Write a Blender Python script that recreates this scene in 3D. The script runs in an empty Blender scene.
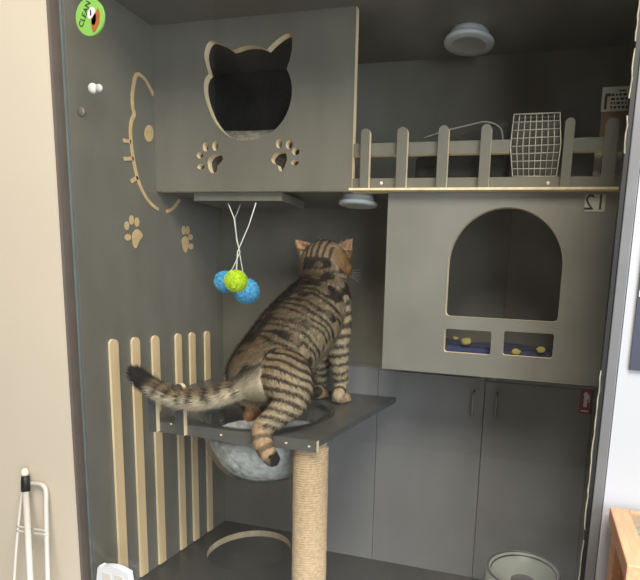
import bpy, bmesh, math, random
import numpy as np
from mathutils import Vector, Matrix, noise
random.seed(7)
sc = bpy.context.scene
COL = sc.collection
PI = math.pi

# ------------------------------------------------------------------ camera
CAM = dict(px=1.00518, py=-0.90609, pz=0.7872, yaw=0.24515, pitch=-0.15517, roll=0.04838,
           f=503.69422, cx=417.94801, cy=374.80508)
def cam_axes():
    y, p, r = CAM['yaw'], CAM['pitch'], CAM['roll']
    fw = Vector((-math.sin(y)*math.cos(p), math.cos(y)*math.cos(p), math.sin(p)))
    rt = Vector((math.cos(y), math.sin(y), 0)); up = rt.cross(fw)
    c, s = math.cos(r), math.sin(r)
    return c*rt + s*up, -s*rt + c*up, fw
RT, UP, FW = cam_axes()
EYE = Vector((CAM['px'], CAM['py'], CAM['pz']))
def P(x, y, ax, val):
    """survey helper: where the sight line of a photo point meets the plane X/Y/Z = val"""
    d = FW + RT*((x-CAM['cx'])/CAM['f']) - UP*((y-CAM['cy'])/CAM['f'])
    i = 'XYZ'.index(ax)
    return EYE + d*((val-EYE[i])/d[i])
def mpp(Y):                       # metres per photo pixel near depth Y
    return (Y - EYE.y)/CAM['f']*1.0
cd = bpy.data.cameras.new('camera'); co = bpy.data.objects.new('camera', cd); COL.objects.link(co)
M = Matrix.Identity(4)
for i in range(3):
    M[i][0] = RT[i]; M[i][1] = UP[i]; M[i][2] = -FW[i]; M[i][3] = EYE[i]
co.matrix_world = M
cd.sensor_fit = 'HORIZONTAL'; cd.sensor_width = 36
cd.lens = CAM['f']/640*36
cd.shift_x = -(CAM['cx']-320)/640; cd.shift_y = (CAM['cy']-290)/640
cd.clip_start = 0.01
sc.camera = co

# ------------------------------------------------------------------ materials
def lin(c):
    return tuple(((v/255)/12.92 if v/255 <= .04045 else ((v/255+.055)/1.055)**2.4) for v in c) + (1,)
def mat(name, rgb, rough=.6, var=.12, scale=30, stretch=(1,1,1), bump=0, metal=0, spec=.5, rgb2=None, bscale=None):
    m = bpy.data.materials.new(name); m.use_nodes = True
    nt = m.node_tree; b = nt.nodes['Principled BSDF']
    b.inputs['Roughness'].default_value = rough; b.inputs['Metallic'].default_value = metal
    b.inputs['Specular IOR Level'].default_value = spec
    tc = nt.nodes.new('ShaderNodeTexCoord'); mp = nt.nodes.new('ShaderNodeMapping')
    mp.inputs['Scale'].default_value = stretch
    nt.links.new(tc.outputs['Object'], mp.inputs['Vector'])
    n = nt.nodes.new('ShaderNodeTexNoise'); n.inputs['Scale'].default_value = scale; n.inputs['Detail'].default_value = 5
    nt.links.new(mp.outputs['Vector'], n.inputs['Vector'])
    r = nt.nodes.new('ShaderNodeValToRGB')
    c = lin(rgb)
    c2 = lin(rgb2) if rgb2 else tuple(min(1, v*(1+var)) for v in c[:3])+(1,)
    c1 = c if rgb2 else tuple(v*(1-var) for v in c[:3])+(1,)
    r.color_ramp.elements[0].color = c1; r.color_ramp.elements[1].color = c2
    r.color_ramp.elements[0].position = .35; r.color_ramp.elements[1].position = .65
    nt.links.new(n.outputs['Fac'], r.inputs['Fac']); nt.links.new(r.outputs['Color'], b.inputs['Base Color'])
    if bump:
        bn = nt.nodes.new('ShaderNodeBump'); bn.inputs['Strength'].default_value = bump; bn.inputs['Distance'].default_value = .004
        n2 = nt.nodes.new('ShaderNodeTexNoise'); n2.inputs['Scale'].default_value = bscale or scale*3; n2.inputs['Detail'].default_value = 4
        nt.links.new(mp.outputs['Vector'], n2.inputs['Vector'])
        nt.links.new(n2.outputs['Fac'], bn.inputs['Height']); nt.links.new(bn.outputs['Normal'], b.inputs['Normal'])
    return m
def glass_mat(name, ior=1.45, tint=(1,1,1), rough=0.0, dust=.02, boost=1.0):
    m = bpy.data.materials.new(name); m.use_nodes = True
    nt = m.node_tree; nt.nodes.clear()
    out = nt.nodes.new('ShaderNodeOutputMaterial')
    tr = nt.nodes.new('ShaderNodeBsdfTransparent'); tr.inputs['Color'].default_value = tint+(1,)
    gl = nt.nodes.new('ShaderNodeBsdfGlossy'); gl.inputs['Roughness'].default_value = rough
    fr = nt.nodes.new('ShaderNodeLayerWeight'); fr.inputs['Blend'].default_value = .5
    pw = nt.nodes.new('ShaderNodeMath'); pw.operation = 'POWER'; pw.inputs[1].default_value = 5
    nt.links.new(fr.outputs['Facing'], pw.inputs[0])
    f0 = ((ior-1)/(ior+1))**2
    mu = nt.nodes.new('ShaderNodeMapRange'); mu.inputs['To Min'].default_value = f0*boost; mu.inputs['To Max'].default_value = 1
    nt.links.new(pw.outputs[0], mu.inputs['Value'])
    mx = nt.nodes.new('ShaderNodeMixShader')
    nt.links.new(mu.outputs[0], mx.inputs['Fac']); nt.links.new(tr.outputs[0], mx.inputs[1]); nt.links.new(gl.outputs[0], mx.inputs[2])
    df = nt.nodes.new('ShaderNodeBsdfDiffuse'); df.inputs['Color'].default_value = (.8,.8,.8,1)
    no = nt.nodes.new('ShaderNodeTexNoise'); no.inputs['Scale'].default_value = 9; no.inputs['Detail'].default_value = 8
    tc = nt.nodes.new('ShaderNodeTexCoord'); nt.links.new(tc.outputs['Object'], no.inputs['Vector'])
    rm = nt.nodes.new('ShaderNodeMapRange'); rm.inputs['From Min'].default_value = .45; rm.inputs['From Max'].default_value = .8
    rm.inputs['To Min'].default_value = dust*.3; rm.inputs['To Max'].default_value = dust*2
    nt.links.new(no.outputs['Fac'], rm.inputs['Value'])
    m2 = nt.nodes.new('ShaderNodeMixShader')
    nt.links.new(rm.outputs[0], m2.inputs['Fac']); nt.links.new(mx.outputs[0], m2.inputs[1]); nt.links.new(df.outputs[0], m2.inputs[2])
    nt.links.new(m2.outputs[0], out.inputs['Surface'])
    return m

GREY = mat('grey_laminate', (112,107,98), .42, .07, 14, (1,1,.35))
GREY2 = mat('grey_laminate_door', (124,122,124), .38, .06, 12, (1,1,.25))
GREYF = mat('grey_laminate_floor', (54,52,51), .4, .15, 10)
PLATF = mat('grey_laminate_perch', (78,77,76), .35, .08, 20)
PANEL12 = mat('grey_panel_hazed', (124,120,113), .4, .10, 6)  # lighter than the laminate: glass haze put into the panel colour
RAIL = mat('grey_rail', (88,86,83), .45, .07, 20)
INLAY = mat('routed_wood', (204,172,126), .65, .1, 60)
PICK = mat('grey_picket', (106,102,93), .5, .07, 20, (1,1,.3))
WOOD = mat('pale_wood_edge', (232,208,170), .6, .1, 60, (1,1,.2))
SLAT = mat('pale_wood_slat', (224,192,150), .55, .09, 40, (1,1,.08))
BEIGE = mat('beige_paint', (200,189,170), .8, .02, 3)
WHITEW = mat('white_paint', (182,184,189), .8, .015, 3)
DARKF = mat('dark_frame', (96,88,82), .5, .06, 20)
ALU = mat('aluminium', (116,116,118), .4, .04, 30, metal=.2)
BLACKG = mat('black_gasket', (22,24,24), .5, .1, 30)
GLASS = glass_mat('door_glass', 1.45, (.97,.985,.975), 0, .0025)
GEDGE = mat('glass_edge', (104,114,108), .2, .1, 30)
ACRYL = glass_mat('clear_acrylic', 1.5, (.95,.96,.96), .02, .02, 1.3)
WHITEP = mat('white_plastic', (206,206,210), .35, .02, 20)
LENS = mat('frosted_lens', (178,174,168), .3, .03, 40)
CHROME = mat('steel', (190,188,184), .22, .08, 25, metal=1)
DULLM = mat('dull_metal', (150,150,150), .4, .05, 25, metal=.8)
BLACK = mat('black_plastic', (24,23,22), .5, .15, 30)
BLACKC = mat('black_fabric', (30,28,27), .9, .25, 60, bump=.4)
CARR = mat('dark_brown_plastic', (52,46,40), .5, .1, 15)
WIRE = mat('pale_wire', (196,190,180), .4, .05, 30, metal=.2)
SISAL = mat('sisal', (206,176,142), .9, .14, 150, (1,1,1), bump=.8, bscale=500)
STRING = mat('white_string', (214,212,205), .8, .05, 100)
YARNG = mat('lime_yarn', (196,220,48), .85, .15, 120)
YARNB = mat('blue_yarn', (96,180,222), .85, .15, 120)
FURG = mat('grey_fur', (206,204,204), .95, .28, 55, bump=1, bscale=120)
FURD = mat('grey_fleece', (150,140,128), .95, .3, 90, bump=1, bscale=260)
BLUEC = mat('blue_patterned_cloth', (28,33,62), .9, .1, 26, rgb2=(42,50,86), bump=.3)
YELLOWC = mat('yellow_cloth_motif', (150,136,74), .9, .15, 60)
WORN = mat('worn_edge', (176,166,148), .7, .15, 80)
CARD = mat('brown_cardboard', (124,98,70), .85, .06, 20)
PAPER = mat('white_paper', (196,190,176), .8, .03, 15)
INK = mat('dark_ink', (40,38,36), .7, .1, 50)
INKG = mat('grey_ink', (120,115,106), .7, .1, 50)
PLATE = mat('number_plate', (188,184,172), .5, .04, 30)
RED = mat('red_sign', (150,30,38), .45, .06, 30)
WHITES = mat('white_sign', (225,220,218), .5, .03, 30)
GREEN = mat('green_disc', (128,180,84), .4, .05, 20)
ORANGE = mat('orange_print', (160,92,46), .5, .2, 60)
BROWNP = mat('brown_print', (96,58,40), .5, .2, 60)
OAK = mat('orange_wood', (200,150,114), .45, .12, 30, (4,.4,4))
OAKD = mat('orange_wood_panel', (150,92,54), .5, .15, 30, (4,4,.4))
MOSS = mat('green_gravel', (122,132,100), .9, .1, 60, rgb2=(176,178,150), bump=.8)
TGLASS = glass_mat('table_glass', 1.45, (.93,.97,.95), .02, .03)
NAVY = mat('navy_print', (58,62,76), .5, .08, 15)
GREYP = mat('grey_print', (122,122,128), .5, .08, 15)
IVORY = mat('ivory_plastic', (226,218,196), .5, .04, 20)
WMETAL = mat('white_metal', (196,191,182), .35, .03, 20)
CERAM = mat('pale_grey_plastic', (178,182,176), .4, .05, 20)
ROOMF = mat('room_floor', (158,154,148), .6, .08, 5)
ROOMW = mat('unseen_rear_wall', (120,112,100), .8, .05, 3)
EYEM = mat('amber_eye', (150,130,40), .1, .1, 20)
NOSEM = mat('dark_nose', (70,44,40), .5, .1, 30)
WHISK = mat('whisker', (215,210,200), .5, .02, 30)
CLEARP = mat('clear_plastic', (206,204,196), .15, .05, 20)

# ------------------------------------------------------------------ object helpers
WL = {}
def wl(o): return WL.get(o.name, Vector((0,0,0)))
def empty(name, loc, label, cat, group=None):
    o = bpy.data.objects.new(name, None); COL.objects.link(o)
    o.empty_display_size = .05; o.location = loc; WL[o.name] = Vector(loc)
    o['label'] = label; o['category'] = cat
    if group: o['group'] = group
    return o
def link(name, me, mats, parent=None, smooth=False):
    """me is in world coordinates; origin is moved to the base centre"""
    if isinstance(me, bmesh.types.BMesh):
        bm = me; me = bpy.data.meshes.new(name); bm.normal_update(); bm.to_mesh(me); bm.free()
    n = len(me.vertices); a = np.empty(n*3, np.float32); me.vertices.foreach_get('co', a); a = a.reshape(-1,3)
    lo, hi = a.min(0), a.max(0)
    org = Vector(((lo[0]+hi[0])/2, (lo[1]+hi[1])/2, lo[2]))
    me.transform(Matrix.Translation(-org))
    o = bpy.data.objects.new(name, me); COL.objects.link(o)
    for m in (mats if isinstance(mats, (list,tuple)) else [mats]): me.materials.append(m)
    if smooth:
        me.polygons.foreach_set('use_smooth', [True]*len(me.polygons))
    WL[o.name] = org
    if parent is not None:
        o.parent = parent; o.location = org - wl(parent)
    else: o.location = org
    return o
def tag(o, label, cat, group=None):
    o['label'] = label; o['category'] = cat
    if group: o['group'] = group
    return o
def struct(o): o['kind'] = 'structure'; return o
def box(bm, x0, x1, y0, y1, z0, z1, bev=0):
    t = bmesh.new()
    r = bmesh.ops.create_cube(t, size=1)
    bmesh.ops.scale(t, vec=(x1-x0, y1-y0, z1-z0), verts=t.verts)
    bmesh.ops.translate(t, vec=((x0+x1)/2, (y0+y1)/2, (z0+z1)/2), verts=t.verts)
    if bev: bmesh.ops.bevel(t, geom=t.edges[:], offset=bev, segments=2, profile=.5, affect='EDGES')
    merge(bm, t)
def merge(bm, t):
    me = bpy.data.meshes.new('tmp'); t.to_mesh(me); t.free(); bm.from_mesh(me); bpy.data.meshes.remove(me)
def mkbox(name, m, parent, *a, **k):
    bm = bmesh.new(); box(bm, *a, **k); return link(name, bm, m, parent)
def tube(bm, pts, r, seg=10, closed=False, cap=True):
    pts = [Vector(p) for p in pts]; n = len(pts)
    rs = r if isinstance(r, (list,tuple)) else [r]*n
    rings = []; prev = None
    for i, p in enumerate(pts):
        if closed: d = pts[(i+1)%n]-pts[i-1]
        else: d = pts[min(i+1,n-1)]-pts[max(i-1,0)]
        d.normalize()
        if prev is None:
            u = d.cross(Vector((0,0,1)) if abs(d.z) < .9 else Vector((1,0,0))).normalized()
        else: u = (prev - d*prev.dot(d)).normalized()
        prev = u; v = d.cross(u)
        rings.append([bm.verts.new(p + rs[i]*(math.cos(2*PI*k/seg)*u + math.sin(2*PI*k/seg)*v)) for k in range(seg)])
    for i in range(n if closed else n-1):
        a, b = rings[i], rings[(i+1)%n]
        for k in range(seg):
            bm.faces.new((a[k], a[(k+1)%seg], b[(k+1)%seg], b[k]))
    if cap and not closed:
        bm.faces.new(rings[0][::-1]); bm.faces.new(rings[-1])
def lathe(bm, prof, c, seg=48, axis='Z'):
    """prof list of (r, z)"""
    c = Vector(c); rings = []
    for r, z in prof:
        if r < 1e-6: rings.append([bm.verts.new(c + Vector((0,0,z)))])
        else: rings.append([bm.verts.new(c + Vector((r*math.cos(2*PI*k/seg), r*math.sin(2*PI*k/seg), z))) for k in range(seg)])
    for a, b in zip(rings, rings[1:]):
        if len(a) == 1 and len(b) == 1: continue
        for k in range(seg):
            k2 = (k+1) % seg
            if len(a) == 1: bm.faces.new((a[0], b[k2], b[k]))
            elif len(b) == 1: bm.faces.new((a[k], a[k2], b[0]))
            else: bm.faces.new((a[k], a[k2], b[k2], b[k]))
    bmesh.ops.recalc_face_normals(bm, faces=bm.faces[:])
def smooth_loop(pts, n=8):
    """closed Catmull-Rom through 2D points"""
    out = []; m = len(pts)
    for i in range(m):
        p0, p1, p2, p3 = [np.array(pts[(i+j) % m], float) for j in (-1,0,1,2)]
        for k in range(n):
            t = k/n
            out.append(tuple(.5*((2*p1)+(-p0+p2)*t+(2*p0-5*p1+4*p2-p3)*t*t+(-p0+3*p1-3*p2+p3)*t**3)))
    return out
def smooth_line(pts, n=8):
    pts = [np.array(p, float) for p in pts]; e = [2*pts[0]-pts[1]]+pts+[2*pts[-1]-pts[-2]]; out = []
    for i in range(1, len(e)-2):
        p0, p1, p2, p3 = e[i-1:i+3]
        for k in range(n):
            t = k/n
            out.append(.5*((2*p1)+(-p0+p2)*t+(2*p0-5*p1+4*p2-p3)*t*t+(-p0+3*p1-3*p2+p3)*t**3))
    out.append(pts[-1]); return out
def ell(cx, cy, rx, ry, n=24, rot=0):
    c, s = math.cos(rot), math.sin(rot)
    return [(cx+rx*math.cos(t)*c-ry*math.sin(t)*s, cy+rx*math.cos(t)*s+ry*math.sin(t)*c) for t in [2*PI*k/n for k in range(n)]]
def board_mesh(loops, thick, M4):
    """flat board: outer loop + hole loops in local (u,v); thickness along local +w; edges get slot 1"""
    cu = bpy.data.curves.new('t', 'CURVE'); cu.dimensions = '2D'; cu.fill_mode = 'BOTH'; cu.extrude = thick/2
    for lp in loops:
        s = cu.splines.new('POLY'); s.points.add(len(lp)-1)
        for q, p in zip(s.points, lp): q.co = (p[0], p[1], 0, 1)
        s.use_cyclic_u = True
    ob = bpy.data.objects.new('t', cu); COL.objects.link(ob)
    dg = bpy.context.evaluated_depsgraph_get(); dg.update()
    me = bpy.data.meshes.new_from_object(ob.evaluated_get(dg))
    bpy.data.objects.remove(ob); bpy.data.curves.remove(cu)
    me.materials.clear()
    bm = bmesh.new(); bm.from_mesh(me); bpy.data.meshes.remove(me)
    bmesh.ops.remove_doubles(bm, verts=bm.verts, dist=1e-6)
    bmesh.ops.recalc_face_normals(bm, faces=bm.faces[:])
    bm.normal_update()
    for f in bm.faces:
        f.material_index = 1 if abs(f.normal.z) < .5 else 0
        f.smooth = False
    bmesh.ops.transform(bm, matrix=M4, verts=bm.verts)
    bmesh.ops.recalc_face_normals(bm, faces=bm.faces[:])
    return bm
def planeXZ(y0, th):   # local (u,v,w) -> (X,Z), board from y0 to y0+th
    return Matrix(((1,0,0,0),(0,0,1,y0+th/2),(0,1,0,0),(0,0,0,1)))
def planeYZ(x0, th):   # local u->Y, v->Z, board from x0 to x0+th
    return Matrix(((0,0,1,x0+th/2),(1,0,0,0),(0,1,0,0),(0,0,0,1)))
def planeXY(z0, th):
    return Matrix(((1,0,0,0),(0,1,0,0),(0,0,1,z0+th/2),(0,0,0,1)))
def rrect(x0, x1, y0, y1, r, n=6):
    out = []
    for cx, cy, a in ((x1-r,y0+r,-90),(x1-r,y1-r,0),(x0+r,y1-r,90),(x0+r,y0+r,180)):
        for k in range(n+1):
            t = math.radians(a+90*k/n); out.append((cx+r*math.cos(t), cy+r*math.sin(t)))
    return out
def pxz(pts, Y): return [(lambda v: (v.x, v.z))(P(x, y, 'Y', Y)) for x, y in pts]
def pyz(pts, X): return [(lambda v: (v.y, v.z))(P(x, y, 'X', X)) for x, y in pts]
def text_mesh(txt, size, M4, depth=.0006):
    cu = bpy.data.curves.new('t', 'FONT'); cu.body = txt; cu.size = size; cu.extrude = depth/2
    cu.align_x = 'CENTER'; cu.align_y = 'CENTER'
    ob = bpy.data.objects.new('t', cu); COL.objects.link(ob)
    dg = bpy.context.evaluated_depsgraph_get(); dg.update()
    me = bpy.data.meshes.new_from_object(ob.evaluated_get(dg))
    bpy.data.objects.remove(ob); bpy.data.curves.remove(cu); me.materials.clear()
    bm = bmesh.new(); bm.from_mesh(me); bpy.data.meshes.remove(me)
    bmesh.ops.transform(bm, matrix=M4, verts=bm.verts); bmesh.ops.recalc_face_normals(bm, faces=bm.faces[:])
    return bm

# ------------------------------------------------------------------ dimensions
H = 1.4128; D = .5086; YS = .2366; ZS = 1.0226; YC = .432; ZC = .5798; XB = .5393; XP = .6291; ZP = .4859
XR = 1.135          # inner face of the right side panel
TB = .017           # face board thickness
RF = -.62           # level of the room floor

# ------------------------------------------------------------------ the room
struct(mkbox('floor', ROOMF, None, -2.2, 3.4, -3.6, .7, RF-.05, RF))
bm = bmesh.new(); box(bm, -2.2, -.0212, -.0312, .08, RF, 2.4)
box(bm, -2.2, P(58,145,'Y',-.036).x-.014, -.036, -.0313, RF, 2.4); struct(link('wall_left', bm, BEIGE))
struct(mkbox('wall_right', WHITEW, None, 1.124, 3.4, -.032, .08, RF, 2.4))

struct(mkbox('wall_unseen_back', ROOMW, None, -2.2, 3.4, -3.7, -3.6, RF, 3.6))  # unseen wall behind the camera, added dark to dim reflections in the glass

# ------------------------------------------------------------------ enclosure shell
enc = empty('cat_enclosure', (.56, .25, RF), 'tall grey laminate cat enclosure with glass front built between two walls', 'cat enclosure')
hole_px = [(213,546),(219,539.5),(230,534),(247,531.3),(262,531),(275,533.3),(286.5,538.3),(292,543)]
hp = [P(x, y, 'Z', 0) for x, y in hole_px]
A = np.array([[2*p.x, 2*p.y, 1] for p in hp]); bvec = np.array([p.x**2+p.y**2 for p in hp])
s_ = np.linalg.lstsq(A, bvec, rcond=None)[0]
HX, HY = s_[0], s_[1]; HR = math.sqrt(s_[2]+HX*HX+HY*HY)
HR = min(HR, .16)
lp = mkbox('side_panel', GREY, enc, -.02, 0, 0, D, RF, H+.02)
rp = mkbox('side_panel', GREY, enc, XR, XR+.018, 0, D, RF, H+.02)
mkbox('back_panel', GREY, enc, -.02, XR+.018, D, D+.015, RF, H+.02)
mkbox('ceiling_panel', GREY, enc, 0, XR, 0, D, H, H+.02)
flo = link('floor_panel', board_mesh([[(0,0),(XR,0),(XR,D),(0,D)], ell(HX,HY,HR,HR,64)], .02, planeXY(-.02,.02)), [GREYF, WOOD], enc)
mkbox('base_panel', BLACK, enc, 0, XR, 0, D, RF+.02, RF+.04)  # black stands in for the shade seen through the floor hole
mkbox('plinth_panel', GREY, enc, 0, XR, -.03, -.012, RF, -.09)
# door frame: the two uprights, glass between
bm = bmesh.new(); box(bm, -.020, -.001, -.031, -.011, -.10, H+.05); l1 = link('frame_post', bm, DARKF, enc)
bm = bmesh.new(); box(bm, -.020, -.0015, -.011, 0, -.10, H+.05); link('glass_stop', bm, ALU, enc)
bm = bmesh.new(); box(bm, 1.106, 1.123, -.033, 0, -.10, H+.05, .0015); r1 = link('frame_post', bm, ALU, enc)
r1['label'] = 'grey aluminium upright'
bm = bmesh.new(); box(bm, 1.0985, 1.1055, -.03, -.002, -.10, H+.05); link('gasket', bm, BLACKG, enc)
bm = bmesh.new()
box(bm, .034, 1.0975, -.042, -.038, -.08, H+.05)
gd = link('glass_door', bm, [GLASS, GEDGE], enc)
for f in gd.data.polygons:
    if abs(f.normal.x) > .9: f.material_index = 1
# worn pale strip along the gasket
for z0, z1 in ((1.18,1.30),(1.10,1.17),(1.02,1.075),(.40,.68),(.12,.38)):
    n = max(2, int((z1-z0)/.012)); bm = bmesh.new()
    tube(bm, [(1.0975+random.uniform(-.0012,.0012), -.031, z0+(z1-z0)*k/n) for k in range(n+1)], .0011, 6)
    link('edge_strip', bm, WORN, enc)
# top frame rail above the picture
mkbox('frame_rail', ALU, enc, -.02, 1.123, -.033, 0, H+.02, H+.07)

# slats on the left side panel
slat_bot = [(122,568),(140,572),(158,560),(180,548),(194,540),(207,530)]
slat_top = [(112,338),(134,336),(154,334),(177,331),(191,329),(206,328)]
for (bx, by), (tx, ty) in zip(slat_bot, slat_top):
    t = P(tx, ty, 'X', 0); y = t.y; w = .0122 if bx < 170 else .0112
    pts = [(y-w, .004), (y+w, .004)] + [(y+w*math.cos(a), .6505-w+w*math.sin(a)) for a in [PI*k/10 for k in range(11)]]
    o = link('wood_slat', board_mesh([pts], .006, planeYZ(.0, .006)), [SLAT, WOOD], lp)

# routed cat outline + paws on the left panel, shown as pale inlay strips
def ribbon(name, pxs, w, parent, n=8):
    line = [np.array(q) for q in smooth_line(pyz(pxs, 0), n)]
    L, Rr = [], []
    for i, p in enumerate(line):
        d = line[min(i+1,len(line)-1)]-line[max(i-1,0)]; d = d/np.linalg.norm(d); nn = np.array((-d[1], d[0]))
        L.append(tuple(p+nn*w)); Rr.append(tuple(p-nn*w))
    return link(name, board_mesh([L+Rr[::-1]], .0016, planeYZ(0, .0016)), [INLAY, INLAY], parent)
def c7(x, y): return (110+x/2.762, 60+y/2.762)
ribbon('cat_outline', [c7(*q) for q in [(120,98),(108,74),(96,54),(82,41),(72,42),(66,60),(61,100),(62,130),(66,150),(59,168),(56,195),(58,230),(65,280),(78,335),(98,378),(118,402),(133,413)]], .0042, lp)
ribbon('cat_outline', [c7(*q) for q in [(155,419),(168,413),(180,402),(191,386)]], .0042, lp)
for a, b in (((36,222),(57,226)), ((38,273),(64,272)), ((57,336),(76,324))):
    ribbon('whisker_inlay', [c7(*a), c7(*b)], .0042, lp)
def blob(name, pts, parent): return link(name, board_mesh([smooth_loop(pyz(pts,0), 6)], .0016, planeYZ(0,.0016)), [INLAY, INLAY], parent)
blob('eye_inlay', [c7(*q) for q in ell(107,203,12,23,10)], lp)
for pad, toes in (([(62,480),(72,468),(82,472),(89,486),(80,500),(72,519),(65,515),(62,498)], [(46,458,6,12),(59,442,6,13),(74,448,6,13),(49,490,8,9)]),
                  ([(198,497),(206,487),(214,492),(217,505),(214,520),(209,532),(203,525),(200,512)], [(203,470,5,12),(214,470,5,12),(222,489,6,8),(223,515,6,8)])):
    for t in toes: blob('paw_toe', [c7(*q) for q in ell(*t, 8)], lp)
    blob('paw_pad', [c7(*q) for q in pad], lp)

# ------------------------------------------------------------------ the shelf and what is fixed to it
sh = empty('wall_shelf', (.56, D, ZS), 'long grey shelf across the enclosure carrying the picket fence and cat-face box', 'shelf')
mkbox('shelf_board', GREY, sh, 0.0005, XR-.0005, YS+TB, D-.0005, ZS+.004, ZS+.024)
mkbox('front_board', [GREY], sh, XB+.0006, XR-.001, YS+.002, YS+TB, ZS+.0005, ZS+.026)
mkbox('edge_strip', [WOOD], sh, XB+.0006, XR-.001, YS-.020, YS+TB, ZS-.0045, ZS+.0004)
# hanging board below
a = P(196, 196, 'Y', YS+.02); b = P(283.5, 196, 'Y', YS+.02)
mkbox('hanging_board', PICK, sh, a.x, b.x, YS+.012, YS+.13, ZS-.022, ZS-.002)
mkbox('spacer', WHITEP, sh, P(234,192,'Y',YS).x, P(242,192,'Y',YS).x, YS+.014, YS+.05, ZS-.002, ZS+.0038)

# cat-face box
cub = empty('cat_face_box', (.27, YS, ZS+.004), 'grey box under the ceiling with cat-head opening and two paw-print cutouts', 'cubby box')
def c8(x, y): return (190+x/3.223, y/3.223)
head = [(60,238),(47,185),(50,155),(58,138),(72,131),(95,138),(118,150),(140,165)]
head2 = [(150,158),(175,149),(200,146.5),(225,150),(248,159)]
head3 = [(265,142),(290,121),(312,109),(322,110),(328,119),(329,150),(322,190),(311,222)]
head4 = [(320,240),(328,275),(326,320),(312,365),(288,403),(255,432),(215,448),(180,453),(145,449),(110,428),(80,392),(60,350),(47,305),(45,270),(50,250)]
hl = [tuple(q) for q in smooth_line(head, 5)[:-1]] + [tuple(q) for q in smooth_line(head2, 5)] + [tuple(q) for q in smooth_line(head3, 5)] + [tuple(q) for q in smooth_line(head4, 5)]
loops = [pxz([(x, y) for x, y in [c8(*q) for q in hl]], YS)]
for pad, toes in (([(57,520),(65,505),(82,497),(100,499),(106,512),(97,526),(88,535),(86,552),(72,558),(62,548),(58,535)], [(32,500,10,11),(50,473,9,15),(81,471,9,15),(35,537,11,9)]),
                  ([(262,512),(275,493),(295,489),(309,495),(312,515),(304,538),(295,552),(287,548),(282,533),(268,526)], [(287,463,10,15),(320,466,11,15),(341,488,12,12),(338,524,12,9)])):
    loops.append(smooth_loop(pxz([c8(*q) for q in pad], YS), 5))
    for t in toes: loops.append(pxz([c8(*q) for q in ell(*t, 16)], YS))
front = link('front_panel', board_mesh([[(.0006,ZS-.001),(XB,ZS-.001),(XB,H-.0006),(.0006,H-.0006)]]+loops, TB-.0005, planeXZ(YS,TB-.0005)), [GREY, WOOD], cub)
for nm, a_ in (('shade_lining',(.0006,.003,YS+TB,D-.003)),('shade_lining',(.0032,.4075,D-.003,D-.0006))): mkbox(nm, BLACKC, cub, a_[0], a_[1], a_[2], a_[3], ZS+.0245, H-.001)  # black sheets added to deepen the shade inside the box
mkbox('shade_lining', BLACKC, cub, .405, .4078, YS+TB, D-.0032, ZS+.0245, H-.001)
mkbox('light_block', GREY, cub, .408, .42, YS+TB, D-.001, ZS+.0245, H-.001)  # hidden panel added to keep light out of the box
cu = bmesh.new()
box(cu, .03, .38, YS+.05, D-.05, ZS+.0245, ZS+.165, .04)
bmesh.ops.subdivide_edges(cu, edges=cu.edges[:], cuts=4, use_grid_fill=True)
for v in cu.verts:
    if v.co.z > ZS+.03: v.co += Vector((0,0,1))*(.016*noise.noise(v.co*22)+.006*noise.noise(v.co*70))
tag(link('cushion', cu, FURD, None, True), 'fluffy grey cushion inside the cat-head opening of the upper box', 'cushion')

# picket fence
fen = empty('picket_fence', (.85, YS, ZS), 'low grey picket fence with pale edges along the front of the upper shelf', 'fence')
pk = [(359.7,371,127.5),(396,408.8,125.8),(437,450,124.2),(479.8,492.8,123),(563,575.6,116.5),(604,620,116.5)]
for xl, xr, yt in pk:
    a = P(xl, 150, 'Y', YS-.0205); b = P(xr-2.6, 150, 'Y', YS-.0205); t = P((xl+xr)/2, yt, 'Y', YS-.0205)
    x0, x1 = a.x, b.x; r = (x1-x0)/2; cx = (x0+x1)/2
    pts = [(x0, ZS+.001), (x1, ZS+.001)] + [(cx+r*math.cos(q), t.z-r+r*math.sin(q)) for q in [PI*k/12 for k in range(13)]]
    link('picket', board_mesh([pts], .0105, planeXZ(YS-.0205,.0220)), [PICK, WOOD], fen)
za = P(400,155,'Y',YS+.002).z; zb = P(400,142.5,'Y',YS+.002).z
for xa, xb_ in ((XB+.001, P(509,150,'Y',YS).x), (P(563,150,'Y',YS).x, XR-.002)):
    link('rail', board_mesh([[(xa,za),(xb_,za),(xb_,zb),(xa,zb)]], .0145, planeXZ(YS+.0018,.0145)), [PICK, WOOD], fen)
for px_ in (381, 480, 548, 610):
    q = P(px_, 183, 'Y', YS); bm = bmesh.new()
    bmesh.ops.create_uvsphere(bm, u_segments=10, v_segments=6, radius=.004); bmesh.ops.scale(bm, vec=(1,.35,1), verts=bm.verts)
    bmesh.ops.translate(bm, vec=(q.x, YS+.0015, q.z), verts=bm.verts); link('screw', bm, IVORY, fen, True)

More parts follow.
